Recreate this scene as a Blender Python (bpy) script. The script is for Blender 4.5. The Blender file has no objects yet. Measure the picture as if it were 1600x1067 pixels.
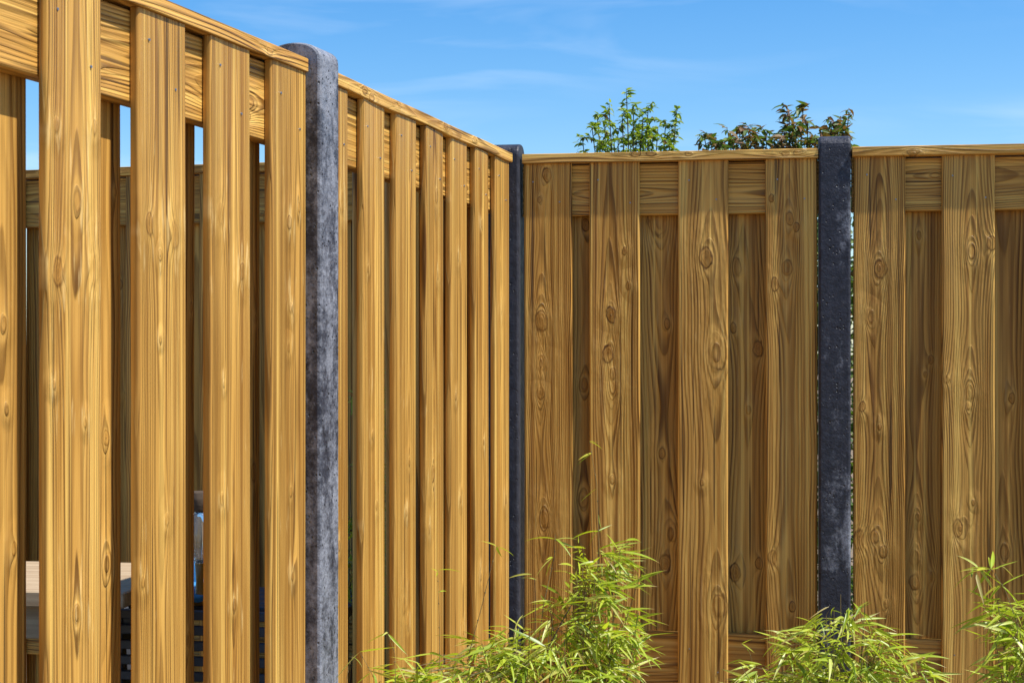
import bpy, bmesh, math, random
from mathutils import Vector, Matrix, noise as mnoise
R = math.radians
scene = bpy.context.scene
col = scene.collection

# ------------------------------------------------------------------ camera
F_PX, CX, HY, EYE = 2500.0, 800.0, 555.0, 1.30     # focal length in photo pixels, principal x, horizon y, eye height
cam_d = bpy.data.cameras.new('camera'); cam = bpy.data.objects.new('camera', cam_d); col.objects.link(cam)
cam.location = (0, 0, EYE); cam.rotation_euler = (R(90), 0, 0)
cam_d.sensor_width = 36; cam_d.lens = F_PX / 1600 * 36
cam_d.shift_y = (HY - 533.5) / 1600
cam_d.clip_end = 2000; cam_d.clip_start = .05
cam_d.dof.use_dof = True; cam_d.dof.focus_distance = 3.9; cam_d.dof.aperture_fstop = 25
scene.camera = cam

# ------------------------------------------------------------------ sky and sun
SUN_EL, SUN_AZ = 61.0, 108.5          # degrees; azimuth clockwise from +Y
w = bpy.data.worlds.new('World'); scene.world = w; w.use_nodes = True
nt = w.node_tree; nt.nodes.clear()
def N(t, kind, **k):
    n = t.nodes.new(kind)
    for a, b in k.items(): setattr(n, a, b)
    return n
out = N(nt, 'ShaderNodeOutputWorld'); bg = N(nt, 'ShaderNodeBackground')
sky = N(nt, 'ShaderNodeTexSky', sky_type='NISHITA', sun_disc=False)
sky.sun_elevation = R(SUN_EL); sky.sun_rotation = R(SUN_AZ)
sky.altitude = 0; sky.air_density = 1.0; sky.dust_density = 0.6; sky.ozone_density = 3.0
hs = N(nt, 'ShaderNodeHueSaturation'); hs.inputs['Saturation'].default_value = 1.42; hs.inputs['Value'].default_value = 1.33; hs.inputs['Hue'].default_value = .503
nt.links.new(sky.outputs[0], hs.inputs['Color'])
# thin cirrus: direction projected on a high flat layer
tc = N(nt, 'ShaderNodeTexCoord'); sep = N(nt, 'ShaderNodeSeparateXYZ'); nt.links.new(tc.outputs['Generated'], sep.inputs[0])
def wm(op, a, b=None):
    n = N(nt, 'ShaderNodeMath', operation=op)
    for i, v in enumerate((a, b)):
        if v is None: continue
        if isinstance(v, (int, float)): n.inputs[i].default_value = v
        else: nt.links.new(v, n.inputs[i])
    return n.outputs[0]
zz = wm('ADD', wm('MAXIMUM', sep.outputs[2], 0.0), 0.10)
comb = N(nt, 'ShaderNodeCombineXYZ')
nt.links.new(wm('DIVIDE', sep.outputs[0], zz), comb.inputs[0]); nt.links.new(wm('DIVIDE', sep.outputs[1], zz), comb.inputs[1])
mp = N(nt, 'ShaderNodeMapping'); mp.inputs['Rotation'].default_value = (0, 0, R(-24)); mp.inputs['Scale'].default_value = (1.3, 2.4, 1); mp.inputs['Location'].default_value = (5.1, 1.7, 0)
nt.links.new(comb.outputs[0], mp.inputs[0])
cn = N(nt, 'ShaderNodeTexNoise'); cn.inputs['Scale'].default_value = 1.1; cn.inputs['Detail'].default_value = 5; cn.inputs['Roughness'].default_value = .5; cn.inputs['Distortion'].default_value = .6
nt.links.new(mp.outputs[0], cn.inputs['Vector'])
cr = N(nt, 'ShaderNodeMapRange'); cr.inputs[1].default_value = .50; cr.inputs[2].default_value = .82; cr.inputs[3].default_value = 0; cr.inputs[4].default_value = .5
nt.links.new(cn.outputs[0], cr.inputs[0])
cn2 = N(nt, 'ShaderNodeTexNoise'); cn2.inputs['Scale'].default_value = .55; cn2.inputs['Detail'].default_value = 1; nt.links.new(comb.outputs[0], cn2.inputs['Vector'])
cr2 = N(nt, 'ShaderNodeMapRange'); cr2.inputs[1].default_value = .40; cr2.inputs[2].default_value = .62; nt.links.new(cn2.outputs[0], cr2.inputs[0])
mx = N(nt, 'ShaderNodeMix', data_type='RGBA'); nt.links.new(wm('MULTIPLY', cr.outputs[0], cr2.outputs[0]), mx.inputs[0]); nt.links.new(hs.outputs[0], mx.inputs[6]); mx.inputs[7].default_value = (8.2, 9.0, 9.8, 1)
nt.links.new(mx.outputs[2], bg.inputs[0]); bg.inputs[1].default_value = 0.1
nt.links.new(bg.outputs[0], out.inputs[0])

sd = bpy.data.lights.new('sun', 'SUN'); sd.energy = 5.0; sd.angle = R(.53); sd.color = (1, .96, .91)
sun = bpy.data.objects.new('sun', sd); col.objects.link(sun)
a = R(90 - SUN_AZ); SV = Vector((math.cos(R(SUN_EL)) * math.cos(a), math.cos(R(SUN_EL)) * math.sin(a), math.sin(R(SUN_EL))))
sun.rotation_euler = SV.to_track_quat('Z', 'Y').to_euler(); sun.location = SV * 20
vs = scene.view_settings; vs.view_transform = 'Standard'; vs.look = 'None'; vs.exposure = 0.43; vs.gamma = 1; vs.use_curve_mapping = False
scene.render.engine = 'CYCLES'
scene.cycles.max_bounces = 6; scene.cycles.diffuse_bounces = 4; scene.cycles.transparent_max_bounces = 8

# ------------------------------------------------------------------ material helpers
class G:
    """tiny expression builder on a node tree"""
    def __init__(s, name):
        s.m = bpy.data.materials.new(name); s.m.use_nodes = True; s.t = s.m.node_tree; s.t.nodes.clear()
        s.o = N(s.t, 'ShaderNodeOutputMaterial')
    def put(s, sock, v):
        if isinstance(v, bpy.types.NodeSocket): s.t.links.new(v, sock)
        else: sock.default_value = v
    def M(s, op, a, b=0.0, c=0.0, clamp=False):
        n = N(s.t, 'ShaderNodeMath', operation=op, use_clamp=clamp)
        s.put(n.inputs[0], a); s.put(n.inputs[1], b)
        if op in ('MULTIPLY_ADD', 'SMOOTH_MIN', 'SMOOTH_MAX', 'WRAP'): s.put(n.inputs[2], c)
        return n.outputs[0]
    def add(s, a, b): return s.M('ADD', a, b)
    def sub(s, a, b): return s.M('SUBTRACT', a, b)
    def mul(s, a, b): return s.M('MULTIPLY', a, b)
    def xyz(s, x, y, z):
        n = N(s.t, 'ShaderNodeCombineXYZ'); s.put(n.inputs[0], x); s.put(n.inputs[1], y); s.put(n.inputs[2], z); return n.outputs[0]
    def sep(s, v):
        n = N(s.t, 'ShaderNodeSeparateXYZ'); s.put(n.inputs[0], v); return n.outputs
    def noise(s, v, scale=1, detail=2, rough=.5, dist=0):
        n = N(s.t, 'ShaderNodeTexNoise'); s.put(n.inputs['Vector'], v); n.inputs['Scale'].default_value = scale
        n.inputs['Detail'].default_value = detail; n.inputs['Roughness'].default_value = rough; n.inputs['Distortion'].default_value = dist
        return n.outputs[0]
    def range(s, v, a, b, c=0., d=1., smooth=False):
        n = N(s.t, 'ShaderNodeMapRange', interpolation_type='SMOOTHSTEP' if smooth else 'LINEAR')
        s.put(n.inputs[0], v)
        for i, q in enumerate((a, b, c, d)): s.put(n.inputs[1 + i], q)
        return n.outputs[0]
    def ramp(s, v, stops, interp='LINEAR'):
        n = N(s.t, 'ShaderNodeValToRGB'); n.color_ramp.interpolation = interp; s.put(n.inputs[0], v)
        e = n.color_ramp.elements
        while len(e) < len(stops): e.new(.5)
        for q, (p, c) in zip(e, stops): q.position = p; q.color = tuple(c) + (1,) if len(c) == 3 else c
        return n.outputs[0]
    def mix(s, f, a, b, mode='MIX'):
        n = N(s.t, 'ShaderNodeMix', data_type='RGBA', blend_type=mode); s.put(n.inputs[0], f)
        for i, v in ((6, a), (7, b)): s.put(n.inputs[i], v if isinstance(v, bpy.types.NodeSocket) else tuple(v) + (1,))
        return n.outputs[2]
    def attr(s, name, vec=False, kind='OBJECT'):
        n = N(s.t, 'ShaderNodeAttribute', attribute_type=kind, attribute_name=name); return n.outputs['Vector'] if vec else n.outputs['Fac']
    def bump(s, h, dist, strength=1.0):
        n = N(s.t, 'ShaderNodeBump'); s.put(n.inputs['Height'], h); n.inputs['Distance'].default_value = dist; n.inputs['Strength'].default_value = strength; return n.outputs[0]
    def bsdf(s, color, rough=.6, normal=None, spec=.35, metal=0.0):
        n = N(s.t, 'ShaderNodeBsdfPrincipled'); s.put(n.inputs['Base Color'], color if isinstance(color, bpy.types.NodeSocket) else tuple(color) + (1,))
        s.put(n.inputs['Roughness'], rough); n.inputs['Specular IOR Level'].default_value = spec; n.inputs['Metallic'].default_value = metal
        if normal is not None: s.t.links.new(normal, n.inputs['Normal'])
        s.t.links.new(n.outputs[0], s.o.inputs[0]); return n

NK = 8
def wood_material(name, nk):
    g = G(name)
    P = N(g.t, 'ShaderNodeTexCoord').outputs['Object']
    x, y, z = g.sep(P)[0:3]
    def VM(op, a, b):
        n = N(g.t, 'ShaderNodeVectorMath', operation=op); g.put(n.inputs[0], a); g.put(n.inputs[1], b); return n.outputs['Value'] if op == 'DOT_PRODUCT' else n.outputs[0]
    seed = g.attr('seed'); pith = g.sep(g.attr('pith', True))      # pith: x, depth, ring spacing
    so = g.mul(seed, 17.31)
    zs = g.add(z, so)
    # slow wander of the growth rings along the board
    wy = N(g.t, 'ShaderNodeTexNoise'); g.put(wy.inputs['Vector'], g.xyz(g.mul(x, 2.0), zs, so)); wy.inputs['Scale'].default_value = 1.25; wy.inputs['Detail'].default_value = 2; wy.inputs['Roughness'].default_value = .45
    wc = g.sep(wy.outputs['Color'])
    wz = g.noise(g.xyz(g.mul(x, 40.0), g.mul(zs, 3.0), so), 1.0, 1, .5)
    wan = g.attr('wander')
    dx = g.sub(g.sub(x, pith[0]), g.mul(g.mul(g.sub(wc[0], .5), .07), wan))
    dy = g.add(g.sub(g.mul(y, .5), pith[1]), g.mul(g.mul(g.sub(wc[1], .5), .060), wan))
    rr = g.M('SQRT', g.add(g.mul(dx, dx), g.mul(dy, dy)))
    rr = g.add(rr, g.mul(g.sub(wz, .5), .0042))
    # knots: the rings swing round each one
    Vxz = g.xyz(x, z, 0.0); kd = None; bulge = None
    for i in range(nk):
        at = N(g.t, 'ShaderNodeAttribute', attribute_type='OBJECT', attribute_name='knot%d' % i); K = at.outputs['Vector']; al = at.outputs['Alpha']
        D = VM('SUBTRACT', Vxz, K); r = g.sep(K)[2]
        A = VM('MULTIPLY', D, (1, .60, 0)); d2 = g.mul(VM('DOT_PRODUCT', A, A), al)
        A = VM('MULTIPLY', D, (1, .17, 0)); dl = g.mul(VM('DOT_PRODUCT', A, A), al)
        b = g.mul(g.add(g.mul(g.M('EXPONENT', g.mul(dl, -.22)), .75), g.mul(g.M('EXPONENT', g.mul(d2, -.50)), .8)), r)
        bulge = b if bulge is None else g.add(bulge, b)
        kd = d2 if kd is None else g.M('MINIMUM', kd, d2)
    rr = g.sub(rr, g.mul(bulge, g.M('MULTIPLY_ADD', wan, .85, .45)))
    nx = g.noise(g.xyz(g.mul(x, 70.), g.mul(zs, 42.), so), 1.0, 1)
    kdn = g.add(g.M('SQRT', kd), g.mul(g.sub(nx, .5), .75))
    ph = g.M('DIVIDE', rr, pith[2])
    ring = g.M('FRACT', g.add(ph, 20.0))
    wn = N(g.t, 'ShaderNodeTexWhiteNoise', noise_dimensions='2D'); g.put(wn.inputs['Vector'], g.xyz(g.M('FLOOR', ph), so, 0.0))
    late = g.mul(g.range(ring, .25, .82, 0, 1, True), g.range(ring, .90, 1.0, 1, 0, True))     # latewood line
    late = g.mul(late, g.range(wn.outputs['Value'], 0, 1, .25, 1.0))
    fib = g.noise(g.xyz(g.mul(x, 420.), g.mul(y, 200.), g.mul(zs, 5.)), 1.0, 2, .6)
    fib2 = g.noise(g.xyz(g.mul(x, 95.), g.mul(y, 60.), g.mul(zs, .9)), 1.0, 2, .5)
    tone = g.noise(g.xyz(g.mul(x, 16.), g.mul(y, 9.), g.mul(zs, 1.5)), 1.0, 3, .6)
    kv = g.noise(g.xyz(g.mul(x, 14.), g.mul(zs, 9.), g.add(so, 3.)), 1.0, 0)
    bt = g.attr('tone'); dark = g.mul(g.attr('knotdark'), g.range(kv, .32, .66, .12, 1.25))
    late_c = g.mul(late, g.range(wz, .30, .60, .50, 1.08))
    early = g.mix(g.range(tone, .32, .68), (.50, .242, .042), (.70, .392, .086))
    latec = g.mix(g.range(tone, .32, .68), (.085, .030, .0035), (.15, .058, .007))
    c = g.mix(g.mul(late_c, .92), early, latec)
    c = g.mix(g.range(fib2, .53, .68, 0, .65), c, (.25, .105, .015))       # darker streaks
    c = g.mix(g.range(fib2, .45, .30, 0, .70), c, (.90, .57, .135))       # pale streaks: relief highlights along the grain put into the colour
    c = g.mix(g.range(fib, .52, .76, 0, .42), c, (.18, .075, .011))
    c = g.mix(g.range(tone, .62, .80, 0, .30), c, (.35, .23, .09))        # greyish weathering
    crk = g.noise(g.xyz(g.mul(x, 130.), g.mul(y, 20.), g.mul(zs, 1.6)), 1.0, 0)
    c = g.mix(g.range(crk, .735, .765, 0, .75), c, (.05, .022, .006))       # drying checks
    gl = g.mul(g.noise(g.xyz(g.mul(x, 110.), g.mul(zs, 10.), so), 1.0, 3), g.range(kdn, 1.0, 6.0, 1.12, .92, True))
    c = g.mix(g.mul(g.range(gl, .60, .72), g.range(wan, .40, .75, .42, .10)), c, (.95, .68, .27))       # sheen of the sunlit boards painted as pale flecks, fainter at high wander
    halo = g.mul(g.range(kdn, .95, 1.2), g.range(kdn, 1.2, 2.8, 1, 0, True))
    c = g.mix(g.mul(halo, .20), c, (.76, .46, .11))
    kin = g.range(kdn, .90, 1.12, 1, 0)
    kc = g.mix(g.range(g.M('FRACT', g.mul(kdn, 3.1)), .35, .95), (.44, .205, .034), (.27, .110, .015))
    kc = g.mix(g.range(kdn, -.05, .22, 1, 0), kc, (.05, .020, .005))
    c = g.mix(g.mul(g.mul(kin, dark), g.range(nx, .30, .55, .35, 1.0)), c, kc)
    rim = g.mul(g.range(kdn, .78, .96), g.range(kdn, .98, 1.15, 1, 0))
    c = g.mix(g.mul(g.mul(rim, dark), g.range(wz, .3, .6, .35, 1.15)), c, (.085, .034, .006))
    c = g.mix(1.0, c, g.ramp(bt, [(0, (.62, .58, .56)), (.5, (1, 1, 1)), (1, (1.14, 1.16, 1.25))]), 'MULTIPLY')
    h = g.add(g.add(g.mul(late, .85), g.mul(fib, .45)), g.add(g.mul(tone, 2.2), g.mul(fib2, .7)))
    h = g.add(h, g.mul(g.range(kdn, .5, 1.5, 0, 1, True), -.8))
    h = g.add(h, g.mul(g.noise(g.xyz(g.mul(x, 55.), g.mul(zs, 10.), so), 1.0, 2), g.range(kdn, 1.0, 5.0, 3.6, .5, True)))
    g.bsdf(c, g.range(fib, .3, .7, .40, .60), g.bump(h, .0020, 1.0), .25)
    return g.m

def concrete_material():
    g = G('anthracite_concrete')
    P = N(g.t, 'ShaderNodeTexCoord').outputs['Object']
    so = g.mul(g.attr('seed'), 7.7); bl = g.attr('bloom')
    x, y, z = g.sep(P)[0:3]
    V = g.xyz(g.add(x, so), y, z)
    big = g.noise(g.xyz(g.mul(g.add(x, so), 9.), g.mul(y, 9.), g.mul(z, 3.6)), 1.0, 4, .62)
    fine = g.noise(V, 170, 3, .7)
    mid = g.noise(V, 42, 4, .65)
    st = g.noise(g.xyz(g.mul(g.add(x, so), 26.), g.mul(y, 26.), g.mul(z, 3.0)), 1.0, 3, .6)
    grit = g.noise(V, 75, 6, .8)
    c = g.mix(g.range(mid, .3, .7), (.020, .021, .028), (.050, .053, .068))
    mm = g.add(g.add(g.mul(big, .60), g.mul(grit, .34)), g.mul(st, .16))
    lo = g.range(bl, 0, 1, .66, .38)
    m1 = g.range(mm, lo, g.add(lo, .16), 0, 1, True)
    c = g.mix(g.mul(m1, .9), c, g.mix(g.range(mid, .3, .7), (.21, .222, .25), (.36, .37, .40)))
    c = g.mix(g.range(fine, .52, .70, 0, .60), c, (.020, .020, .025))
    c = g.mix(g.range(grit, .60, .74, 0, .35), c, (.34, .33, .33))
    vo = N(g.t, 'ShaderNodeTexVoronoi'); vo.inputs['Scale'].default_value = 110; g.put(vo.inputs['Vector'], g.xyz(g.add(x, so), y, g.mul(z, .8)))
    pick = g.sep(vo.outputs['Color'])[0]
    pit = g.mul(g.range(vo.outputs['Distance'], .10, .30, 1, 0), g.range(pick, .80, .86))
    c = g.mix(g.mul(pit, .85), c, (.012, .012, .014))
    h = g.add(g.add(g.mul(fine, .5), g.mul(mid, .9)), g.mul(pit, -1.0))
    g.bsdf(c, g.range(mid, .3, .7, .38, .6), g.bump(h, .0028, .9), .25)
    return g.m

def leaf_material(name, cols, trans=.45, rough=.42):
    g = G(name)
    oi = N(g.t, 'ShaderNodeObjectInfo').outputs['Random']
    v = g.attr('leafvar', False, 'GEOMETRY')
    P = N(g.t, 'ShaderNodeTexCoord').outputs['Object']
    r = g.M('FRACT', g.add(oi, v))
    n = len(cols) - 1
    c = g.ramp(r, [(i / n, q) for i, q in enumerate(cols)])
    vein = g.noise(g.xyz(g.mul(g.sep(P)[0], 500.), g.mul(g.sep(P)[1], 500.), g.mul(g.sep(P)[2], 30.)), 1.0, 2)
    c = g.mix(g.range(vein, .35, .65, 0, .18), c, (.10, .16, .02))
    c = g.mix(g.mul(g.range(g.attr('tip', False, 'GEOMETRY'), .80, .97), g.range(r, .35, .5)), c, (.42, .27, .11))
    d = N(g.t, 'ShaderNodeBsdfPrincipled'); g.put(d.inputs['Base Color'], c); d.inputs['Roughness'].default_value = rough; d.inputs['Specular IOR Level'].default_value = .45
    tr = N(g.t, 'ShaderNodeBsdfTranslucent'); g.put(tr.inputs[0], g.mix(1.0, c, (1.25, 1.25, .55), 'MULTIPLY'))
    mxs = N(g.t, 'ShaderNodeMixShader'); mxs.inputs[0].default_value = trans
    g.t.links.new(d.outputs[0], mxs.inputs[1]); g.t.links.new(tr.outputs[0], mxs.inputs[2]); g.t.links.new(mxs.outputs[0], g.o.inputs[0])
    return g.m

def simple(name, c1, c2, scale=30, rough=.6, bump=.001, spec=.35, metal=0.0, stretch=(1, 1, 1)):
    g = G(name); P = N(g.t, 'ShaderNodeTexCoord').outputs['Object']; s = g.sep(P)
    V = g.xyz(g.mul(s[0], stretch[0]), g.mul(s[1], stretch[1]), g.mul(s[2], stretch[2]))
    n = g.noise(V, scale, 5, .6)
    g.bsdf(g.mix(g.range(n, .3, .7), c1, c2), rough, g.bump(n, bump, .8), spec, metal)
    return g.m

WOOD = wood_material('treated_pine', NK); WOOD_FEW = wood_material('treated_pine_few_knots', 4); CONC = concrete_material()
BAMBOO = leaf_material('bamboo_leaf', [(.30, .40, .025), (.44, .55, .04), (.54, .62, .06), (.38, .50, .035), (.68, .70, .22), (.50, .59, .05), (.20, .30, .025), (.44, .55, .04), (.50, .38, .15)], .40, .36)
SHRUB_A = leaf_material('shrub_leaf', [(.12, .20, .014), (.22, .32, .025), (.36, .44, .05), (.15, .25, .018)])
SHRUB_B = leaf_material('glossy_leaf', [(.05, .10, .016), (.10, .17, .03), (.18, .26, .05), (.07, .13, .02)], .35, .48)
BRONZE = leaf_material('young_bronze_leaf', [(.16, .07, .03), (.24, .11, .045), (.17, .13, .04), (.30, .17, .08)], .35, .5)
CULM = simple('bamboo_culm', (.13, .10, .045), (.22, .16, .06), 60, .5, .0004, stretch=(1, 1, .2))
CULM_DARK = simple('dark_bamboo_culm', (.06, .045, .035), (.12, .08, .05), 60, .5, .0004, stretch=(1, 1, .2))
BARK = simple('twig_bark', (.045, .03, .02), (.10, .07, .045), 80, .8, .0015)
STEEL = simple('screw_steel', (.22, .23, .26), (.36, .38, .42), 300, .35, .0002, .5, .85)

# ------------------------------------------------------------------ object helpers
def put(name, me, mat=None, parent=None, **props):
    o = bpy.data.objects.new(name, me); col.objects.link(o)
    if mat and me is not None and not me.materials: me.materials.append(mat)
    if parent: o.parent = parent
    for k, v in props.items(): o[k] = v
    return o
def empty(name, loc, rz=0.0, **props):
    o = bpy.data.objects.new(name, None); col.objects.link(o); o.location = loc; o.rotation_euler = (0, 0, rz); o.empty_display_size = .1
    for k, v in props.items(): o[k] = v
    return o
def mesh(name, v, f):
    me = bpy.data.meshes.new(name); me.from_pydata(v, [], f); me.update(); return me

def board_mesh(wd, th, ln, r=.0052, warp=.0020, segs=6, rnd=random, back_r=.0025, wavy=0.0, cup=0.0):
    """rounded plank: width on x, thickness on y (front at -th/2), length on z from 0"""
    prof = []
    def run(x0, x1, yy, n):
        for q in range(1, n): prof.append((x0 + (x1 - x0) * q / n, yy))
    for (sx, sy, a0, rad) in ((1, -1, -90, r), (1, 1, 0, back_r), (-1, 1, 90, back_r), (-1, -1, 180, r)):
        cx, cy = sx * (wd / 2 - rad), sy * (th / 2 - rad)
        for q in range(4):
            an = R(a0 + 30 * q); prof.append((cx + rad * math.cos(an), cy + rad * math.sin(an)))
    e_ = wd / 2 - r - .0008; prof.append((-e_, -th / 2)); run(-e_, e_, -th / 2, 6); prof.append((e_, -th / 2))
    n = len(prof); V = []; Fc = []
    b1, b2, tw, p1 = rnd.uniform(-1, 1) * warp, rnd.uniform(-1, 1) * warp, rnd.uniform(-1, 1) * .014 * (warp / .0020), rnd.uniform(0, 6)
    c1, sk, p2 = rnd.uniform(-1, 1) * cup, rnd.uniform(-.6, .6) * cup, rnd.uniform(0, 6)
    for s in range(segs + 1):
        t = s / segs; bow = math.sin(math.pi * t); an = tw * (t - .5) * 2
        ca, sa = math.cos(an), math.sin(an); wv = wavy * math.sin(t * 17 + p1) if 0 < s < segs else 0
        cc = c1 * (.7 + .5 * math.sin(p2 + t * 4))
        for (px, py) in prof:
            u = px / (wd / 2); yy = py + (cc * (u * u - .5) + sk * u * u * u) * (1 if py < 0 else .5)
            V.append((px * ca - yy * sa + b1 * bow + wv * (1 if px > 0 else .35), px * sa + yy * ca + b2 * bow, t * ln))
    for s in range(segs):
        for i in range(n):
            j = (i + 1) % n; Fc.append((s * n + i, s * n + j, (s + 1) * n + j, (s + 1) * n + i))
    Fc.append(tuple(reversed(range(n)))); Fc.append(tuple(range(segs * n, segs * n + n)))
    me = mesh('plank', V, Fc)
    for p in me.polygons: p.use_smooth = True
    me.set_sharp_from_angle(angle=R(40))
    return me

RB = random.Random(11)
def board(name, parent, wd, th, ln, mat4, knots=None, tone=None, ring=None, depth=None, px=None, dark=.5, wander=1.0, **kw):
    me = board_mesh(wd, th, ln, rnd=RB, **kw)
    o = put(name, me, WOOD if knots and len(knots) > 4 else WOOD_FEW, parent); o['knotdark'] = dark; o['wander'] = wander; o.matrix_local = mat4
    o['seed'] = RB.uniform(0, 10); o['tone'] = RB.uniform(.3, .68) if tone is None else tone
    o['pith'] = (RB.uniform(-.03, .03) if px is None else px, RB.uniform(.03, .085) if depth is None else depth, RB.uniform(.0052, .0092) if ring is None else ring)
    ks = list(knots or [])[:NK]
    if knots is None:
        zc = RB.uniform(.1, .3)
        while zc < ln and len(ks) < NK:
            for _ in range(RB.choice((1, 1, 2))): ks.append((RB.uniform(-.4, .4) * wd, zc + RB.uniform(-.03, .03), RB.uniform(.005, .012)))
            zc += RB.uniform(.25, .5)
        ks = ks[:NK]
    if knots is None: ks = RB.sample(ks, min(4, len(ks)))
    while len(ks) < NK: ks.append((9.0 + len(ks), -5.0, .01))
    for i, k in enumerate(ks): o['knot%d' % i] = [float(k[0]), float(k[1]), float(k[2]), 1.0 / float(k[2]) ** 2]
    return o

# ------------------------------------------------------------------ plan of the fence from the photograph
CAP_BOTTOM = 1.835
H_ABOVE = CAP_BOTTOM - EYE
def plan(px, py):                      # a point of a cap's lower edge: its height is known, so is its distance
    d = F_PX * H_ABOVE / (HY - py); return Vector(((px - CX) / F_PX * d, d))
class Line:
    def __init__(s, p, q): s.p = p; s.d = (q - p).normalized(); s.n = Vector((s.d.y, -s.d.x)); s.ang = math.atan2(s.d.y, s.d.x)
    def hit(s, px, off=0.0):           # run along the fence where the sight line meets the plane lying off metres behind its face
        r = Vector(((px - CX) / F_PX, 1.0)); p = s.p - s.n * off
        det = s.d.x * -r.y + r.x * s.d.y
        return (-p.x * -r.y + -p.y * r.x) / det * 1.0 if False else ((p.y * r.x - p.x * r.y) / (s.d.x * r.y - s.d.y * r.x))
    def at(s, t, off=0.0): return s.p + s.d * t - s.n * off
    def depth(s, px, off=0.0): return s.at(s.hit(px, off), off).y
    def height(s, px, py, off=0.0): return EYE + (HY - py) * s.depth(px, off) / F_PX
LA1 = Line(plan(202.5, 5.1), plan(491, 118.8)); LA2 = Line(plan(532.6, 138.4), plan(802.6, 256.5))
LB1 = Line(plan(815.5, 256.8), plan(1275.2, 247.7)); LB2 = Line(plan(1330.6, 245.9), plan(1600, 241.1))
LC = Line(Vector((-1.47, 4.86)), LB1.at(-.10))

TH, RT, RH = .016, .033, .142          # plank thickness, rail thickness, rail height
CAP_T = .026
BOARD_Z0 = .02
RAIL_TOP, RAIL_LOW = CAP_BOTTOM - .004 - RH, .39
scr = bmesh.new(); bmesh.ops.create_cone(scr, cap_ends=True, segments=10, radius1=.0028, radius2=.0020, depth=.003); SCREW = bpy.data.meshes.new('screw'); scr.to_mesh(SCREW); scr.free()
SCREW.materials.append(STEEL)

def fence_panel(line, s0, s1, front, back, cap, label, knots={}, bknots={}, rings={}, tones={}, rail_clip=None, cap_wavy=0.0, over=.006, dark=.5, wander=1.0):
    """front/back: (start, end) runs along the line; local x along the fence, -y faces the garden"""
    o0 = line.at(s0); p = empty('fence_panel', (o0.x, o0.y, 0), line.ang, label=label, category='fence panel', group='wooden fence panels between concrete posts')
    ztop = CAP_BOTTOM
    for (i, (a, b)) in enumerate(front):
        m = Matrix.Translation((((a + b) / 2) - s0, TH / 2, BOARD_Z0))
        k = knots.get(i)
        kk = None if k is None else [(line.hit(u) - (a + b) / 2, line.height(u, v) - BOARD_Z0, r * line.depth(u) / F_PX * (1.0 if abs(line.ang) < .5 else 1.15)) for (u, v, r) in k]
        ex = rings.get(i, {})
        o = board('plank', p, b - a, TH, ztop - BOARD_Z0, m, kk, tone=tones.get(i), dark=dark, wander=wander, cup=.0013, **ex)
        for zc in (ztop - .05, ztop - .112, RAIL_LOW + .105, RAIL_LOW + .045):
            lx = (-.29 if zc in (ztop - .05, RAIL_LOW + .105) else .28) * (b - a) + RB.uniform(-.006, .006)
            sc = put('screw', SCREW, None, o); sc.matrix_local = Matrix.Translation((lx, -TH / 2 - .0002, zc - BOARD_Z0 + RB.uniform(-.006, .006))) @ Matrix.Rotation(R(90), 4, 'X')
    for (i, (a, b)) in enumerate(back):
        m = Matrix.Translation((((a + b) / 2) - s0, TH + RT + TH / 2 + .0006, BOARD_Z0))
        k = bknots.get(i); off = TH + RT
        kk = None if k is None else [(line.hit(u, off) - (a + b) / 2, line.height(u, v, off) - BOARD_Z0, r * line.depth(u) / F_PX) for (u, v, r) in k]
        board('plank', p, b - a, TH, ztop - BOARD_Z0 - .002, m, kk, r=.003, back_r=.006, dark=dark, cup=.0008, wander=.7, tone=RB.uniform(.25, .5) + (.16 if abs(line.ang) > .5 else 0), px=RB.uniform(-.02, .02))  # back boards on the sunlit fence toned lighter: sun put into their colour
    ra, rb = rail_clip or (s0, s1)
    turn = Matrix.Rotation(R(90), 4, 'Y')       # board length (z) onto +x, board width (x) onto -z
    for zr in (RAIL_TOP, RAIL_LOW):
        m = Matrix.Translation((ra - s0, TH + RT / 2 + .0003, zr + RH / 2)) @ turn
        board('rail', p, RH, RT - .0008, rb - ra, m, r=.003, warp=.0002, tone=RB.uniform(.35, .55), px=RB.uniform(-.03, .03), ring=RB.uniform(.005, .008))
    full = TH * 2 + RT + over * 2
    m = Matrix.Translation((cap[0] - s0, -over + full / 2, CAP_BOTTOM + CAP_T / 2 + .0004)) @ turn
    board('cap_board', p, CAP_T, full, cap[1] - cap[0], m, [(RB.uniform(-.008, .008), RB.uniform(.1, .95) * (cap[1] - cap[0]), RB.uniform(.005, .010)) for _ in range(5)],
          r=.002, back_r=.002, warp=.0005, segs=22, wavy=cap_wavy, depth=.02, ring=.0055, tone=.72, wander=.6)
    return p

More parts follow.
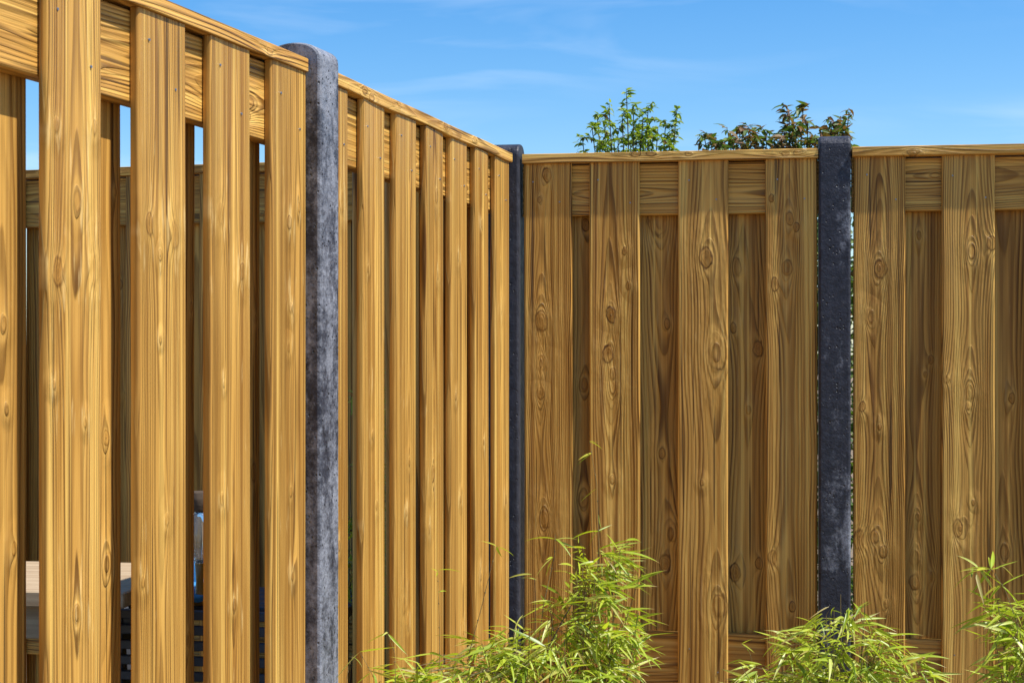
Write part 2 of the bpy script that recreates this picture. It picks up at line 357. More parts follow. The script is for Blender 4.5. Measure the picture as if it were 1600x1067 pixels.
def post(line, s0, s1, y0, y1, bloom, label, top=1.895):
    """concrete post with a rounded head; local x along the fence, y across it"""
    L, Wd = s1 - s0, y1 - y0
    n = 14; rad = Wd / 2; rise = .034
    bev = .006
    prof = [(-rad, 0.0)]
    for q in range(n + 1):
        t = math.pi * (1 - q / n); prof.append((rad * math.cos(t), top - rise + rise * math.sin(t) ** .8 if 0 < q < n else top - rise))
    prof.append((rad, 0.0))
    V = []; Fc = []
    ends = [(-L / 2, 1 - bev / rad, .003), (-L / 2 + .002, 1 - .35 * bev / rad, .001), (-L / 2 + bev, 1.0, 0), (L / 2 - bev, 1.0, 0), (L / 2 - .002, 1 - .35 * bev / rad, .001), (L / 2, 1 - bev / rad, .003)]
    for (ex, sc, dz) in ends:
        for (py, pz) in prof: V.append((ex, py * sc, pz - (dz if pz > 0 else 0)))
    m = len(prof)
    for e in range(len(ends) - 1):
        for i in range(m - 1): Fc.append((e * m + i, e * m + i + 1, (e + 1) * m + i + 1, (e + 1) * m + i))
        Fc.append((e * m + m - 1, e * m, (e + 1) * m, (e + 1) * m + m - 1))
    Fc.append(tuple(range(m - 1, -1, -1))); Fc.append(tuple((len(ends) - 1) * m + i for i in range(m)))
    V = [(a_, b_, c_ if c_ > 0 else -.25) for a_, b_, c_ in V]
    me = mesh('concrete_post', V, Fc)
    bm = bmesh.new(); bm.from_mesh(me); bmesh.ops.recalc_face_normals(bm, faces=bm.faces); bm.to_mesh(me); bm.free()
    o = put('concrete_post', me, CONC, None, label=label, category='post', group='anthracite concrete fence posts')
    c = line.at((s0 + s1) / 2, (y0 + y1) / 2); o.location = (c.x, c.y, 0); o.rotation_euler = (0, 0, line.ang); o['seed'] = RB.uniform(0, 9); o['bloom'] = float(bloom)
    return o

# ------------------------------------------------------------------ ground
def ground():
    g = G('soil'); P = N(g.t, 'ShaderNodeTexCoord').outputs['Object']
    n1 = g.noise(P, 2.2, 6, .65); n2 = g.noise(P, 45, 5, .65)
    c = g.mix(g.range(n1, .35, .65), (.19, .135, .08), (.27, .20, .125)); c = g.mix(g.range(n2, .5, .75, 0, .6), c, (.08, .06, .04))
    g.bsdf(c, .9, g.bump(n2, .02, .8), .2)
    me = mesh('ground', [(-600, -600, 0), (600, -600, 0), (600, 600, 0), (-600, 600, 0)], [(0, 1, 2, 3)])
    put('ground', me, g.m, None, kind='structure')
ground()

# ------------------------------------------------------------------ the fence
fr = lambda L, xs: [(L.hit(a), L.hit(b)) for a, b in xs]
# left fence, near panel
A1 = fr(LA1, [(74, 160), (217, 290), (329, 391), (425.5, 478.5)])
pit = A1[1][0] - A1[0][0]
more = [(A1[0][0] - pit * k, A1[0][0] - pit * k + .140) for k in (4, 3, 2, 1)]
more[-1] = (LA1.hit(-8) - .139, LA1.hit(-8))
more[:-1] = [(more[-1][0] - pit * k, more[-1][1] - pit * k) for k in (3, 2, 1)]
F_A1 = more + A1
bk = []
for xr in (42, 189.5, 306, 407): e = LA1.hit(xr, TH + RT); bk.append((e - .14, e))
B_A1 = [(bk[0][0] - pit * k, bk[0][1] - pit * k) for k in (3, 2, 1)] + bk
pA_s0, pA_s1 = LA1.hit(500.5, -.028), LA1.hit(530.5, -.028)
KA1 = {4: [(121.5, 314, 9), (88, 196, 6), (148, 199, 6), (90, 426, 12), (148, 421, 12), (84, 601, 4), (120, 958, 8), (133, 660, 4)],
       5: [(272, 368, 11), (233, 349, 9), (250, 399, 5), (260, 812, 5), (222, 910, 5), (250, 530, 3)],
       6: [(345, 335, 9), (378, 425, 7), (347, 779, 5), (366, 945, 5), (350, 600, 3)],
       7: [(452, 347, 6), (467, 324, 4), (454, 481, 5), (451, 543, 4), (454, 769, 4), (457, 900, 4)]}
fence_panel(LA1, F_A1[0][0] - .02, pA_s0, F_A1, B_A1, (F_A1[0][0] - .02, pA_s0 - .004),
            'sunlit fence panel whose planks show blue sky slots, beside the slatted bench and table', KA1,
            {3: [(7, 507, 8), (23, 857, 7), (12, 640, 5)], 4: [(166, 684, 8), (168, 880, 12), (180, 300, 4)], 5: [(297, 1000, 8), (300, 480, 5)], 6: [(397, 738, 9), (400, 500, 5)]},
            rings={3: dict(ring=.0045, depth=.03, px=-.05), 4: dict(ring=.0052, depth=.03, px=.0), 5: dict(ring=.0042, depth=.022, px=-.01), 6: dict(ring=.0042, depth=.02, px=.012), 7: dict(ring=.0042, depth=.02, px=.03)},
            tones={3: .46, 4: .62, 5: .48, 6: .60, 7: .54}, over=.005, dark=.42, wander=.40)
post(LA1, pA_s0, pA_s1, -.028, .088, .68, 'grey concrete post with sunlit side, joining the two sunlit fence panels')
post(LA1, F_A1[0][0] - .02 - .094, F_A1[0][0] - .02, -.028, .088, .68, 'grey concrete post at the outer end of the slotted sunlit panel')
# left fence, far panel
A2 = fr(LA2, [(505, 544), (568, 602), (619.5, 651), (665.5, 693.5), (705.5, 730), (743, 764), (774.5, 795.5)])
A2[0] = (max(A2[0][0], A2[0][1] - .139), A2[0][1])
offs = [(A2[i][1] + A2[i + 1][0]) / 2 for i in range(6)]
B_A2 = [(c - .068, c + .068) for c in offs]
a2_start = (LA1.at(pA_s1, .03) - LA2.p).dot(LA2.d) + .002
# corner post stands in line with the right-hand fence
cp1 = -.004; cp0 = cp1 - .092
# run along A2 at which its face meets the front of the corner post
nrm = -LB1.n; a2_end = ((LB1.at(0, -.030) - LA2.p).dot(LB1.n)) / LA2.d.dot(LB1.n)
a2_end_back = ((LB1.at(0, -.030) - LA2.at(0, .062)).dot(LB1.n)) / LA2.d.dot(LB1.n)
a2_stop = min(a2_end, a2_end_back) - .002
A2[-1] = (A2[-1][0], min(A2[-1][1], a2_stop - .004)); A2[0] = (max(A2[0][0], a2_start + .004), A2[0][1])
B_A2 = [(max(a_, a2_start + .003), min(b_, a2_stop - .003)) for a_, b_ in B_A2]
KA2 = {1: [(582, 680, 3), (589, 790, 4), (575, 420, 3)], 2: [(640, 722, 4), (632, 948, 7), (638, 972, 5), (636, 800, 3)], 3: [(682, 306, 6), (676, 740, 7), (670, 826, 4), (684, 430, 4)],
       4: [(716, 400, 4), (724, 988, 6), (712, 620, 3), (720, 780, 3)], 5: [(752, 350, 3), (750, 900, 4), (755, 690, 3)], 6: [(784, 480, 4), (790, 780, 4)]}
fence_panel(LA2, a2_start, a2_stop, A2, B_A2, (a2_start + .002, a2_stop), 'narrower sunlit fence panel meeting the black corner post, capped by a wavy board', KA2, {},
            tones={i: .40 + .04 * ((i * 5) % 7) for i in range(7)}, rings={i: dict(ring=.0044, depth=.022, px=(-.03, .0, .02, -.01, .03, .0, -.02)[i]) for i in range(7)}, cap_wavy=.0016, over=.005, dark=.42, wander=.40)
post(LB1, cp0, cp1, -.030, .076, .10, 'dark concrete corner post where the sunlit fence meets the shaded fence', 1.893)
# right fence, short panel
B1 = fr(LB1, [(818, 893), (920.5, 999), (1059.5, 1138), (1195.5, 1276.5)])
offs = [(B1[i][1] + B1[i + 1][0]) / 2 for i in range(3)]
pB_s0, pB_s1 = LB1.hit(1279.5, -.018), LB1.hit(1329.5, -.018)
KB1 = {0: [(854.5, 273.7, 7), (843, 312.5, 3.2), (845.7, 503, 9.5), (846.7, 567.5, 7.5), (844.5, 614.5, 6), (852, 809.7, 9)],
       1: [(976, 392, 4), (982, 447, 4), (955, 492, 7.5), (950, 552, 8.5), (957.5, 584.5, 5.5), (961, 607, 7), (957, 749, 4), (965, 914, 5)],
       2: [(1103, 402.5, 10), (1122, 552, 14), (1125.5, 946, 11), (1097, 754, 3)],
       3: [(1234, 342, 6), (1244.5, 355, 4.5), (1230, 419, 8), (1211, 444, 6), (1207, 871, 7), (1238, 947.5, 5), (1205, 310, 4)]}
BB1 = {0: [(915, 352, 6), (912, 601, 7), (911, 780, 8)], 1: [(1026, 345, 14), (1042.5, 506, 5), (1034, 708, 5), (1053, 831, 9), (1039, 880, 9)],
       2: [(1150, 417.5, 9), (1146, 513, 5), (1185, 544, 8), (1149, 895, 9), (1170, 640, 4), (1186, 880, 6)]}
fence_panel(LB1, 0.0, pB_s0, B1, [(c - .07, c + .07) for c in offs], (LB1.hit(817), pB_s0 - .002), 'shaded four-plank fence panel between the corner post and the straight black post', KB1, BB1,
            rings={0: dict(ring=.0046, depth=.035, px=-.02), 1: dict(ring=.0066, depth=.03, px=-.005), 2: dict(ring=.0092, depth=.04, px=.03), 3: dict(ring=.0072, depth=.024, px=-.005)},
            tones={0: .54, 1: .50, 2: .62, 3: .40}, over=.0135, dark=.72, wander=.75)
post(LB1, pB_s0, pB_s1, -.018, .078, .46, 'straight black concrete post with flat front face between two shaded fence panels', 1.897)
# right fence, long panel
B2 = fr(LB2, [(1334, 1415), (1472, 1555)])
pit2 = B2[1][0] - B2[0][0]
F_B2 = B2 + [(B2[1][0] + pit2 * k, B2[1][0] + pit2 * k + .14) for k in range(1, 6)]
offs = [(F_B2[i][1] + F_B2[i + 1][0]) / 2 for i in range(len(F_B2) - 1)]
b2_start = LB2.hit(1331.5)
b2_end = F_B2[-1][1] + .01
KB2 = {0: [(1376, 419.5, 9), (1357.5, 496, 7), (1347.5, 634.5, 5), (1374.5, 667.5, 3), (1342, 843.5, 9), (1366, 837.6, 6.5), (1381, 862.5, 6), (1385.6, 943, 4)],
       1: [(1519, 392.5, 7), (1550, 380, 7), (1516, 612, 7.5), (1512.5, 634.5, 4), (1479, 592, 4), (1496, 826, 8), (1521, 785, 3)]}
BB2 = {0: [(1436, 367.5, 4), (1455, 562, 4), (1446, 584.5, 3), (1434.6, 807, 4), (1429, 871, 8), (1429, 909, 8), (1458, 900, 5)], 1: [(1581, 622, 5), (1570, 862, 7)]}
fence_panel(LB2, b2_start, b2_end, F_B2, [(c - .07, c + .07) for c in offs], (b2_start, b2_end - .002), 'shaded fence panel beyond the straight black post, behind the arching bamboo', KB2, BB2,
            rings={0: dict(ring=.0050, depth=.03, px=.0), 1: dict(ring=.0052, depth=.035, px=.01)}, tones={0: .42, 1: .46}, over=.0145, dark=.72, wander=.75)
post(LB2, b2_end, b2_end + .092, -.018, .078, .46, 'black concrete post at the outer end of the long shaded panel')
# the same fence line carried on behind the left fence, in the next garden
Lc = (LB1.at(cp0) - LC.p).dot(LC.d) - .004
F_C = [(Lc - .02 - .14 - k * .24, Lc - .02 - k * .24) for k in range(7)][::-1]
c_s0 = F_C[0][0] - .001
offs = [(F_C[i][1] + F_C[i + 1][0]) / 2 for i in range(len(F_C) - 1)]
fence_panel(LC, c_s0, Lc, F_C, [(c - .07, c + .07) for c in offs], (c_s0, Lc - .002), 'distant fence panel glimpsed through the slots of the sunlit panel', tones={i: .25 for i in range(7)})
post(LC, c_s0 - .092, c_s0, -.018, .078, .46, 'concrete post at the end of the distant panel seen through the slots')

# ------------------------------------------------------------------ plants
def tube(V, Fc, pts, r0, r1, sides=5):
    base = len(V); n = len(pts)
    for i, p in enumerate(pts):
        d = (pts[min(i + 1, n - 1)] - pts[max(i - 1, 0)]).normalized()
        u = d.orthogonal().normalized(); v = d.cross(u); r = r0 + (r1 - r0) * i / max(1, n - 1)
        for k in range(sides):
            an = 2 * math.pi * k / sides; V.append(tuple(p + u * (r * math.cos(an)) + v * (r * math.sin(an))))
    for i in range(n - 1):
        for k in range(sides):
            j = (k + 1) % sides; Fc.append((base + i * sides + k, base + i * sides + j, base + (i + 1) * sides + j, base + (i + 1) * sides + k))
    Fc.append(tuple(base + (n - 1) * sides + k for k in range(sides)))

def leaf_geo(ln, wd, droop, fold=.25, segs=6, twist=0.0, sharp=.8):
    """lance-shaped folded leaf along +x drooping to -z"""
    V = []; Fc = []
    ang = 0.0; px = pz = 0.0
    for i in range(segs + 1):
        t = i / segs; wdt = wd * (math.sin(math.pi * min(1, t ** .62)) ** sharp) / 2
        if i in (0, segs): wdt = wd * .03
        tw = twist * t; cy, sy = math.cos(tw), math.sin(tw)
        for s in (-1, 0, 1):
            yy = s * wdt; zz = abs(s) * wdt * fold
            V.append((px, yy * cy - zz * sy, pz + yy * sy + zz * cy))
        ang -= droop / segs; px += ln / segs * math.cos(ang); pz += ln / segs * math.sin(ang)
    for i in range(segs):
        for s in (0, 1): q = i * 3 + s; Fc.append((q, q + 1, q + 4, q + 3))
    return V, Fc
def aim(pos, d, roll, sc=1.0):
    x = d.normalized(); up = Vector((0, 0, 1)); y = up.cross(x)
    if y.length < 1e-3: y = Vector((0, 1, 0))
    y.normalize(); z = x.cross(y)
    m = Matrix((x, y, z)).transposed().to_4x4()
    return Matrix.Translation(pos) @ m @ Matrix.Rotation(roll, 4, 'X') @ Matrix.Scale(sc, 4)

RP = random.Random(5)
LEAVES = []
for i in range(10):
    v, f = leaf_geo(.076, RP.uniform(.0052, .0085), RP.uniform(.02, .65), RP.uniform(.15, .7), 6, RP.uniform(-.5, .5))
    me = mesh('bamboo_leaf', v, f); me.materials.append(BAMBOO)
    at = me.attributes.new('tip', 'FLOAT', 'POINT'); at.data.foreach_set('value', [k // 3 / 6 for k in range(len(v))])
    for p in me.polygons: p.use_smooth = True
    LEAVES.append((me, v, f))
def world(px, py, d): return Vector(((px - CX) / F_PX * d, d, EYE + (HY - py) * d / F_PX))

def bamboo(label, base, lumps, canes, n_low, mat_c=CULM, shown=300, group='bamboo growing in front of the fence', seed=1):
    """lumps: (px, py, rx, ry, depth, depth spread, clusters); canes: (list of points, radius, leafy)"""
    rp = random.Random(seed)
    root = empty('bamboo_plant', base, label=label, category='bamboo', group=group); B = Vector(base)
    V = []; Fc = []; items = []
    def cluster(p, out_d, n, scale=1.0):
        for k in range(n):
            az = rp.uniform(-1.3, 1.3); d = Matrix.Rotation(az, 3, 'Z') @ out_d
            d = Vector((d.x, d.y, rp.uniform(-.75, .55))).normalized()
            items.append((rp.randrange(len(LEAVES)), aim(p + Vector((rp.uniform(-1, 1), rp.uniform(-1, 1), rp.uniform(-1, 1))) * .010, d, rp.uniform(-1.0, 1.0), scale * rp.uniform(.55, 1.25))))
    tips = []
    for (px, py, rx, ry, dep, ds, n) in lumps:
        for k in range(n):
            while True:
                u, v, wq = rp.uniform(-1, 1), rp.uniform(-1, 1), rp.uniform(-1, 1)
                if u * u + v * v + wq * wq < 1: break
            c = world(px, py, dep); s = dep / F_PX
            tips.append(Vector((c.x + u * rx * s, c.y + wq * ds, c.z + v * ry * s)))
    for k in range(n_low):
        an = rp.uniform(0, 6.28); r = rp.uniform(.05, .22); tips.append(B + Vector((math.cos(an) * r, math.sin(an) * r, rp.uniform(.12, .5))))
    culm_objs = []
    ncul = max(5, len(tips) // 16)
    feet = [B + Vector((rp.gauss(0, .05), rp.gauss(0, .05), -.02)) for _ in range(ncul)]
    order = sorted(tips, key=lambda t: math.atan2(t.y - B.y, t.x - B.x))
    for ci in range(ncul):
        grp = order[ci * len(order) // ncul:(ci + 1) * len(order) // ncul]
        if not grp: continue
        V = []; Fc = []
        mean = sum(grp, Vector()) / len(grp); hi = max(grp, key=lambda t: t.z)
        foot = feet[ci]; P = []
        for q in range(9):
            t = q / 8; a_ = foot.lerp(Vector((foot.x * .6 + mean.x * .4, foot.y * .6 + mean.y * .4, mean.z * .6)), t); b_ = Vector((foot.x * .6 + mean.x * .4, foot.y * .6 + mean.y * .4, mean.z * .6)).lerp(hi, t)
            P.append(a_.lerp(b_, t))
        tube(V, Fc, [p - B for p in P], .0030, .0009)
        for tp in grp:
            st = min(P[2:], key=lambda p: (p - tp).length + (0.15 if p.z > tp.z else 0))
            mid = st.lerp(tp, .5) + Vector((rp.uniform(-.01, .01), rp.uniform(-.01, .01), .02))
            tube(V, Fc, [st - B, mid - B, tp - B], .0010, .0005, 3)
            od = Vector((tp.x - B.x, tp.y - B.y, 0)); od = od.normalized() if od.length > .01 else Vector((1, 0, 0))
            od = Matrix.Rotation(rp.uniform(-.8, .8), 3, 'Z') @ od
            cluster(tp, od, rp.choice((3, 4, 5, 6)))
            cluster(mid, od, rp.choice((0, 1, 2)), .9)
        me = mesh('culm', V, Fc); put('culm', me, mat_c, root)
    for (pts, rad, lv) in canes:
        V = []; Fc = []
        W = [world(*p) for p in pts]; foot = B + Vector((rp.gauss(0, .04), rp.gauss(0, .04), -.02))
        P = [foot.lerp(W[0], t / 4) + Vector((0, 0, .02 * math.sin(math.pi * t / 4))) for t in range(4)]
        for i in range(len(W) - 1):
            for t in range(4): P.append(W[i].lerp(W[i + 1], t / 4))
        P.append(W[-1]); tube(V, Fc, [p - B for p in P], rad, rad * .35)
        for i in range(5, len(P), 2):            # nodes
            tube(V, Fc, [P[i] - B - Vector((0, 0, .0012)), P[i] - B + Vector((0, 0, .0012))], rad * 1.5, rad * 1.4)
        put('culm', mesh('culm', V, Fc), CULM_DARK if rad > .0018 else mat_c, root)
        for (px, py, dd, n, sc) in lv:
            p = world(px, py, dd); q = min(P, key=lambda s: (s - p).length)
            for k in range(n):
                an = rp.uniform(0, 6.28); d = Vector((math.cos(an), math.sin(an) * .6, rp.uniform(-.9, .5)))
                items.append((rp.randrange(len(LEAVES)), aim(q + (p - q) * rp.uniform(0, 1), d, rp.uniform(-.8, .8), sc * rp.uniform(.7, 1.2))))
    for k in range(len(tips) // 14):
        V = []; Fc = []; tp = rp.choice(tips); e = tp + Vector((rp.uniform(-.05, .05), rp.uniform(-.06, .02), rp.uniform(.02, .09)))
        s_ = B + Vector((rp.gauss(0, .05), rp.gauss(0, .05), -.02)); m_ = s_.lerp(e, .55) + Vector((rp.uniform(-.03, .03), -.02, .06))
        tube(V, Fc, [(s_.lerp(m_, t / 5)).lerp(m_.lerp(e, t / 5), t / 5) - B for t in range(6)], .0020, .0007)
        put('culm', mesh('culm', V, Fc), CULM_DARK if k % 2 else CULM, root)
        cluster(e, Vector((rp.uniform(-1, 1), rp.uniform(-1, 1), 0)).normalized(), rp.choice((0, 2, 3)), .7)
    # the leaves that show largest: upper and nearest ones
    items.sort(key=lambda it: -(it[1].translation.z * 1.6 - it[1].translation.y * .5))
    for (i, m) in items[:shown]:
        o = put('leaf', LEAVES[i][0], None, root); o.matrix_local = Matrix.Translation(-B) @ m
    V = []; Fc = []; var = []
    for (i, m) in items[shown:]:
        b0 = len(V); mm = Matrix.Translation(-B) @ m
        for v in LEAVES[i][1]: V.append(tuple(mm @ Vector(v)))
        r_ = rp.random(); var += [r_] * len(LEAVES[i][2])
        Fc += [tuple(b0 + q for q in f) for f in LEAVES[i][2]]
    if V:
        me = mesh('foliage', V, Fc); at = me.attributes.new('tip', 'FLOAT', 'POINT'); at.data.foreach_set('value', [(k % 21) // 3 / 6 for k in range(len(V))]); at = me.attributes.new('leafvar', 'FLOAT', 'FACE'); at.data.foreach_set('value', var)
        for p in me.polygons: p.use_smooth = True
        put('foliage', me, BAMBOO, root, kind='stuff')
    return root

b = world(880, 1000, 3.55)
bamboo('largest bamboo, spreading across the foot of the black corner post', (b.x, b.y, 0),
       [(925, 945, 72, 95, 3.55, .10, 62), (900, 1020, 110, 60, 3.5, .13, 60), (950, 1040, 55, 70, 3.5, .12, 24), (800, 1035, 90, 48, 3.45, .08, 42), (690, 1050, 70, 34, 3.36, .04, 22), (955, 868, 34, 36, 3.58, .05, 7), (800, 1110, 170, 60, 3.48, .12, 30)],
       [([(930, 960, 3.56), (936, 850, 3.56), (933, 760, 3.56), (921, 688, 3.56)], .0012, [(921, 690, 3.56, 2, .6), (925, 708, 3.56, 2, .55), (933, 770, 3.56, 1, .6), (936, 800, 3.56, 1, .5), (934, 830, 3.56, 2, .5), (950, 835, 3.56, 3, .9)]),
        ([(856, 1012, 3.52), (884, 960, 3.52), (908, 920, 3.54)], .0022, [(908, 922, 3.54, 4, .9)]),
        ([(842, 1000, 3.53), (850, 940, 3.53), (866, 870, 3.55), (868, 835, 3.56)], .0015, [(868, 840, 3.56, 4, .8), (862, 870, 3.55, 3, .9)]),
        ([(732, 1024, 3.40), (752, 950, 3.41), (776, 852, 3.42)], .0013, [(776, 855, 3.42, 3, .75), (750, 975, 3.41, 1, .4)]),
        ([(687, 1040, 3.36), (686, 960, 3.36), (684, 890, 3.36)], .0010, [(684, 895, 3.36, 3, .6), (685, 925, 3.36, 1, .4)])],
       14, seed=3)
b = world(1305, 1060, 3.65)
bamboo('rounded bamboo in front of the straight black post', (b.x, b.y, 0),
       [(1310, 1030, 95, 76, 3.62, .13, 80), (1300, 1075, 140, 50, 3.6, .12, 46), (1400, 1050, 55, 42, 3.6, .06, 14), (1195, 1052, 40, 34, 3.6, .06, 12), (1290, 1120, 130, 60, 3.62, .13, 26)],
       [([(1358, 1067, 3.58), (1352, 1010, 3.58), (1345, 955, 3.58)], .0016, [(1345, 957, 3.58, 4, .9)]),
        ([(1180, 1050, 3.6), (1170, 1015, 3.6), (1158, 1005, 3.6)], .0008, [(1160, 1005, 3.6, 3, .6)])],
       12, seed=8)
b = world(1640, 1080, 3.4)
bamboo('loose arching bamboo with hanging sprays in front of the long shaded panel', (b.x, b.y, 0),
       [(1600, 1035, 52, 50, 3.4, .07, 20), (1580, 960, 34, 48, 3.4, .05, 9), (1650, 1000, 60, 70, 3.42, .1, 30), (1630, 1100, 70, 60, 3.4, .1, 18)],
       [([(1610, 1060, 3.4), (1592, 980, 3.4), (1570, 920, 3.4), (1550, 890, 3.4), (1530, 888, 3.4)], .0013,
         [(1530, 890, 3.4, 6, .85), (1548, 888, 3.4, 6, .9), (1565, 915, 3.4, 6, .9), (1580, 950, 3.4, 7, .9), (1590, 985, 3.4, 7, .9), (1515, 905, 3.4, 3, .9), (1572, 880, 3.4, 2, .7)])],
       8, shown=260, seed=12)
# a young shoot against the grey post
b = world(575, 1090, 3.05)
bamboo('single bamboo shoot with a few leaves beside the grey post', (b.x, b.y, 0), [], 
       [([(592, 1075, 3.05), (580, 1050, 3.05), (562, 1018, 3.05)], .0009, [(562, 1018, 3.05, 2, 1.1), (585, 1050, 3.05, 2, .9)]),
        ([(618, 1075, 3.1), (617, 1020, 3.1), (606, 990, 3.1)], .0009, [(606, 988, 3.1, 3, .7), (616, 1040, 3.1, 3, .9)]),
        ([(540, 1075, 3.0), (545, 1040, 3.0), (552, 1022, 3.0)], .0008, [(551, 1025, 3.0, 1, .5)])], 0, shown=80, seed=21)
# bamboo in the next garden, dark behind the far sunlit panel
b = world(590, 900, 4.15)
bamboo('dark bamboo of the next garden glimpsed behind the narrower sunlit panel', (b.x - .1, b.y, 0),
       [(575, 720, 40, 150, 4.15, .1, 40), (560, 870, 45, 90, 4.1, .1, 30), (620, 640, 30, 90, 4.25, .06, 14)], [], 8, shown=120, seed=31)

def shrub(label, base, tips, depth, leafsize, n_per, young, mat, seed, body=(), nodes=16):
    rp = random.Random(seed)
    root = empty('shrub', base, label=label, category='shrub', group='shrubs behind the shaded fence'); B = Vector(base)
    V = []; Fc = []; LV = []; LF = []; LVAR = []; YV = []; YF = []; YVAR = []
    def leaf(p, d, size, yng):
        v, f = leaf_geo(size * rp.uniform(.7, 1.2), size * rp.uniform(.3, .42), rp.uniform(.1, .9), .3, 3, rp.uniform(-.3, .3), .7)
        m = aim(p - B, d, rp.uniform(-.9, .9)); tv, tf, tr = (YV, YF, YVAR) if yng else (LV, LF, LVAR)
        b0 = len(tv); tv += [tuple(m @ Vector(q)) for q in v]; tf += [tuple(b0 + i for i in q) for q in f]; tr += [rp.random()] * len(f)
    fork = B + Vector((0, 0, .5))
    tube(V, Fc, [Vector((0, 0, -.03)), Vector((.01, 0, .25)), fork - B], .022, .016, 7)
    for (px, py, dd) in tips:
        T = world(px, py, depth + dd)
        P = []
        c1 = fork.lerp(T, .45) + Vector((0, 0, .12)); 
        for q in range(11):
            t = q / 10; P.append(fork.lerp(c1, t).lerp(c1.lerp(T, t), t) + Vector((rp.uniform(-.008, .008), rp.uniform(-.008, .008), 0)) * (1 if 0 < q < 10 else 0))
        tube(V, Fc, [p - B for p in P], .0075, .0015, 5)
        # leafy side twigs, dense on the upper half metre
        for q in range(nodes):
            t = 1 - (q / nodes) ** 1.3 * .5
            f = t * 10; i = min(9, int(f)); nd = P[i].lerp(P[i + 1], f - i)
            an = rp.uniform(0, 6.28); ln = rp.uniform(.008, .06) * (.45 + 1.3 * (1 - t) / .5)
            e = nd + Vector((math.cos(an) * ln, math.sin(an) * ln, rp.uniform(.0, .03)))
            tube(V, Fc, [nd - B, e - B], .0013, .0007, 3)
            for k in range(n_per):
                a2 = rp.uniform(0, 6.28); pos = nd.lerp(e, rp.uniform(.3, 1.1))
                leaf(pos, Vector((math.cos(a2), math.sin(a2), rp.uniform(-.7, .7))), leafsize * rp.uniform(.7, 1.2), rp.random() < (young if t > .8 else young * .35))
    for (nb, (x0, x1), (y0, y1), (z0, z1)) in body:
      for k in range(nb):
        p = B + Vector((rp.uniform(x0, x1), rp.uniform(y0, y1), rp.uniform(z0, z1))); an = rp.uniform(0, 6.28)
        leaf(p, Vector((math.cos(an), math.sin(an), rp.uniform(-.7, .5))), leafsize * 1.1, rp.random() < young * .2)
    put('trunk', mesh('trunk', V, Fc), BARK, root)
    for (tv, tf, tr, mm, nm) in ((LV, LF, LVAR, mat, 'crown'), (YV, YF, YVAR, BRONZE, 'young_leaves')):
        if not tv: continue
        me = mesh(nm, tv, tf); at = me.attributes.new('leafvar', 'FLOAT', 'FACE'); at.data.foreach_set('value', tr); put(nm, me, mm, root, kind='stuff')
    return root
b = world(985, 700, 5.5)
shrub('light green loose shrub rising above the four-plank shaded panel', (b.x, b.y, 0),
      [(979, 152, 0), (933, 180, .05), (952, 176, -.05), (1013, 168, .05), (1057, 176, 0), (910, 216, .08), (1047, 226, -.04), (995, 205, .06), (965, 205, .1), (1020, 215, -.1), (940, 222, -.08), (985, 225, .12), (1005, 185, -.1), (1040, 190, .02), (925, 200, -.02), (972, 178, .08), (990, 168, -.06), (1000, 220, .0), (960, 225, .05), (1028, 200, .1), (945, 195, .1), (1015, 190, .12), (1050, 205, .06)],
      5.5, .027, 9, .03, SHRUB_A, 4, [(700, (-.25, .25), (-.2, .2), (.7, 1.8))], 24)
b = world(1225, 700, 5.25)
shrub('dark glossy shrub with bronze young leaves behind the straight black post', (b.x, b.y, 0),
      [(1100, 212, 0), (1118, 218, .1), (1138, 212, -.05), (1155, 206, .05), (1172, 203, 0), (1197, 208, .06), (1215, 222, -.06), (1233, 174, 0), (1255, 170, .05), (1245, 200, -.08), (1282, 208, 0), (1300, 195, .05), (1326, 184, 0), (1312, 190, .08), (1270, 215, .1), (1335, 229, -.04), (1128, 228, -.1), (1185, 226, .12), (1225, 205, .1), (1110, 220, .06), (1145, 218, .1), (1165, 214, -.1), (1205, 216, .1), (1240, 185, .1), (1262, 190, -.05), (1292, 204, .1), (1318, 200, -.06), (1240, 215, .0), (1180, 212, .04)],
      5.25, .038, 7, .58, SHRUB_B, 9, [(2500, (-.45, .42), (-.3, .25), (.1, 1.85)), (5200, (-.02, .34), (-.35, .3), (.05, 1.85))], 22)

# ------------------------------------------------------------------ the next garden, glimpsed through the slots
def box(bm, x0, x1, y0, y1, z0, z1):
    r = bmesh.ops.create_cube(bm, size=1)['verts']
    bmesh.ops.scale(bm, vec=(x1 - x0, y1 - y0, z1 - z0), verts=r); bmesh.ops.translate(bm, vec=((x0 + x1) / 2, (y0 + y1) / 2, (z0 + z1) / 2), verts=r)
def part(name, boxes, mat, parent, bev=.003):
    bm = bmesh.new()
    for q in boxes: box(bm, *q)
    if bev: bmesh.ops.bevel(bm, geom=bm.edges[:], offset=bev, segments=1, affect='EDGES')
    me = bpy.data.meshes.new(name); bm.to_mesh(me); bm.free(); return put(name, me, mat, parent)
PALE = simple('bleached_timber', (.30, .20, .11), (.52, .40, .25), 60, .7, .0008, stretch=(.06, 1, 1))
SLATE = simple('dark_grey_paint', (.05, .055, .068), (.075, .08, .098), 40, .5, .0005, .5)
BLUE = simple('blue_fabric', (.035, .20, .42), (.06, .28, .52), 200, .8, .0006)
c = world(120, 900, 3.75)
t = empty('wooden_table', (c.x, c.y, 0), R(-6), label='bleached timber table seen through the slots of the sunlit panel', category='table')
TZ = c.z
for k in range(5): part('tabletop_board', [(-.42, .20, -.24 + k * .10, -.145 + k * .10, TZ - .035, TZ)], PALE, t)
for lx in (-.36, .10):
    for ly in (-.18, .18): part('leg', [(lx, lx + .06, ly - .03, ly + .03, 0, TZ - .0355)], SLATE, t)
part('apron', [(-.36, .14, -.21, -.19, TZ - .11, TZ - .036)], PALE, t)
c = world(330, 945, 4.0)
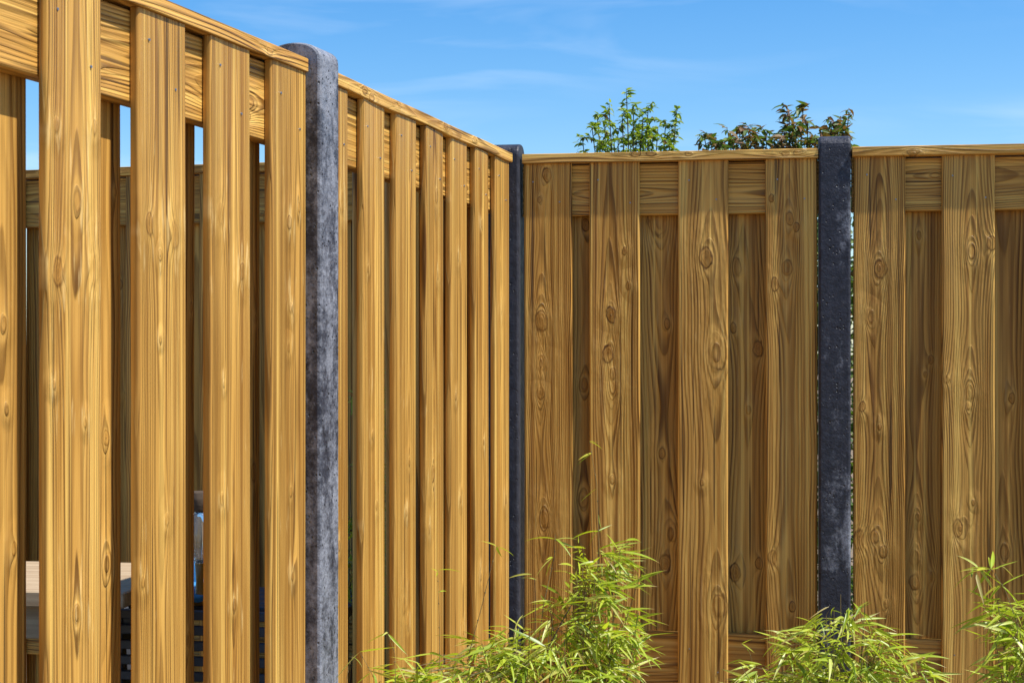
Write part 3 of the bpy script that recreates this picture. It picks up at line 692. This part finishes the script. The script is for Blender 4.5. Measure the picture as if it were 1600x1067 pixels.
t = empty('slatted_bench', (c.x, c.y, 0), R(-8), label='dark grey bench with horizontal slats seen through the slots', category='bench')
SZ = c.z
k = 0; z_ = SZ - .03
while z_ > .08: part('slat', [(-.26, .34, -.05, -.03, z_, z_ + .022)], SLATE, t, .002); z_ -= .038
for lx in (-.25, .31): part('leg', [(lx, lx + .03, -.029, .03, 0, SZ - .009)], SLATE, t)
for ly in range(5): part('seat_slat', [(-.26, .34, .035 + ly * .07, .095 + ly * .07, SZ - .03, SZ - .008)], SLATE, t, .002)
for lx in (-.25, .31): part('leg', [(lx, lx + .03, .34, .37, 0, SZ - .031)], SLATE, t)
part('bearer', [(-.22, -.19, -.029, .38, SZ - .06, SZ - .0305)], SLATE, t)
part('bearer', [(.27, .30, -.029, .38, SZ - .06, SZ - .0305)], SLATE, t)
# blue cushions on the bench
def cushion(label, loc, rot, sx, sy, sz):
    bm = bmesh.new(); bmesh.ops.create_cube(bm, size=1); bmesh.ops.subdivide_edges(bm, edges=bm.edges[:], cuts=6, use_grid_fill=True)
    for v in bm.verts:
        ex = max(0, (1 - (2 * v.co.x) ** 4) * (1 - (2 * v.co.z) ** 4)); v.co = Vector((v.co.x * sx, v.co.y * sy * (.35 + .65 * ex), v.co.z * sz))
    me = bpy.data.meshes.new('cushion'); bm.to_mesh(me); bm.free()
    for p in me.polygons: p.use_smooth = True
    o = put('cushion', me, BLUE, None, label=label, category='cushion', group='blue cushions on the slatted bench'); o.location = loc; o.rotation_euler = rot
q = world(255, 930, 4.06)
cushion('flat blue seat cushion lying on the dark slatted bench', (q.x, c.y + .16, SZ - .0076 + .018), (R(90), 0, R(-8)), .24, .036, .26)
q = world(300, 890, 4.25)
cushion('upright blue cushion behind the glass bottle lamp', (q.x, q.y, SZ - .0076 + .055), (R(-8), 0, R(-8)), .10, .06, .11)
# amber glass bottle lamp with dark cap on the bench
def lathe(name, prof, mat, parent, seg=20):
    V = []; Fc = []
    for (r_, z) in prof:
        for k in range(seg): V.append((r_ * math.cos(6.28319 * k / seg), r_ * math.sin(6.28319 * k / seg), z))
    for i in range(len(prof) - 1):
        for k in range(seg): j = (k + 1) % seg; Fc.append((i * seg + k, i * seg + j, (i + 1) * seg + j, (i + 1) * seg + k))
    Fc.append(tuple(reversed(range(seg)))); Fc.append(tuple((len(prof) - 1) * seg + k for k in range(seg)))
    me = mesh(name, V, Fc)
    for p in me.polygons: p.use_smooth = True
    return put(name, me, mat, parent)
gg = G('clear_glass'); n = gg.bsdf((.9, .94, .96), .03, None, .5); n.inputs['Transmission Weight'].default_value = .92
AMB = simple('amber_base', (.35, .17, .03), (.45, .22, .05), 50, .3, .0002)
q = world(312, 940, 4.06)
t = empty('bottle_lamp', (q.x, q.y, SZ - .0075), 0, label='glass bottle lamp with dark cap standing on the slatted bench', category='lamp')
lathe('base', [(.022, 0), (.024, .004), (.024, .012), (.012, .02), (.009, .06), (.012, .105)], AMB, t)
lathe('bulb', [(.012, .1055), (.026, .125), (.036, .15), (.038, .175), (.034, .2), (.024, .225), (.020, .235)], gg.m, t)
lathe('lid', [(.021, .2355), (.023, .238), (.023, .283), (.019, .287)], BARK, t)
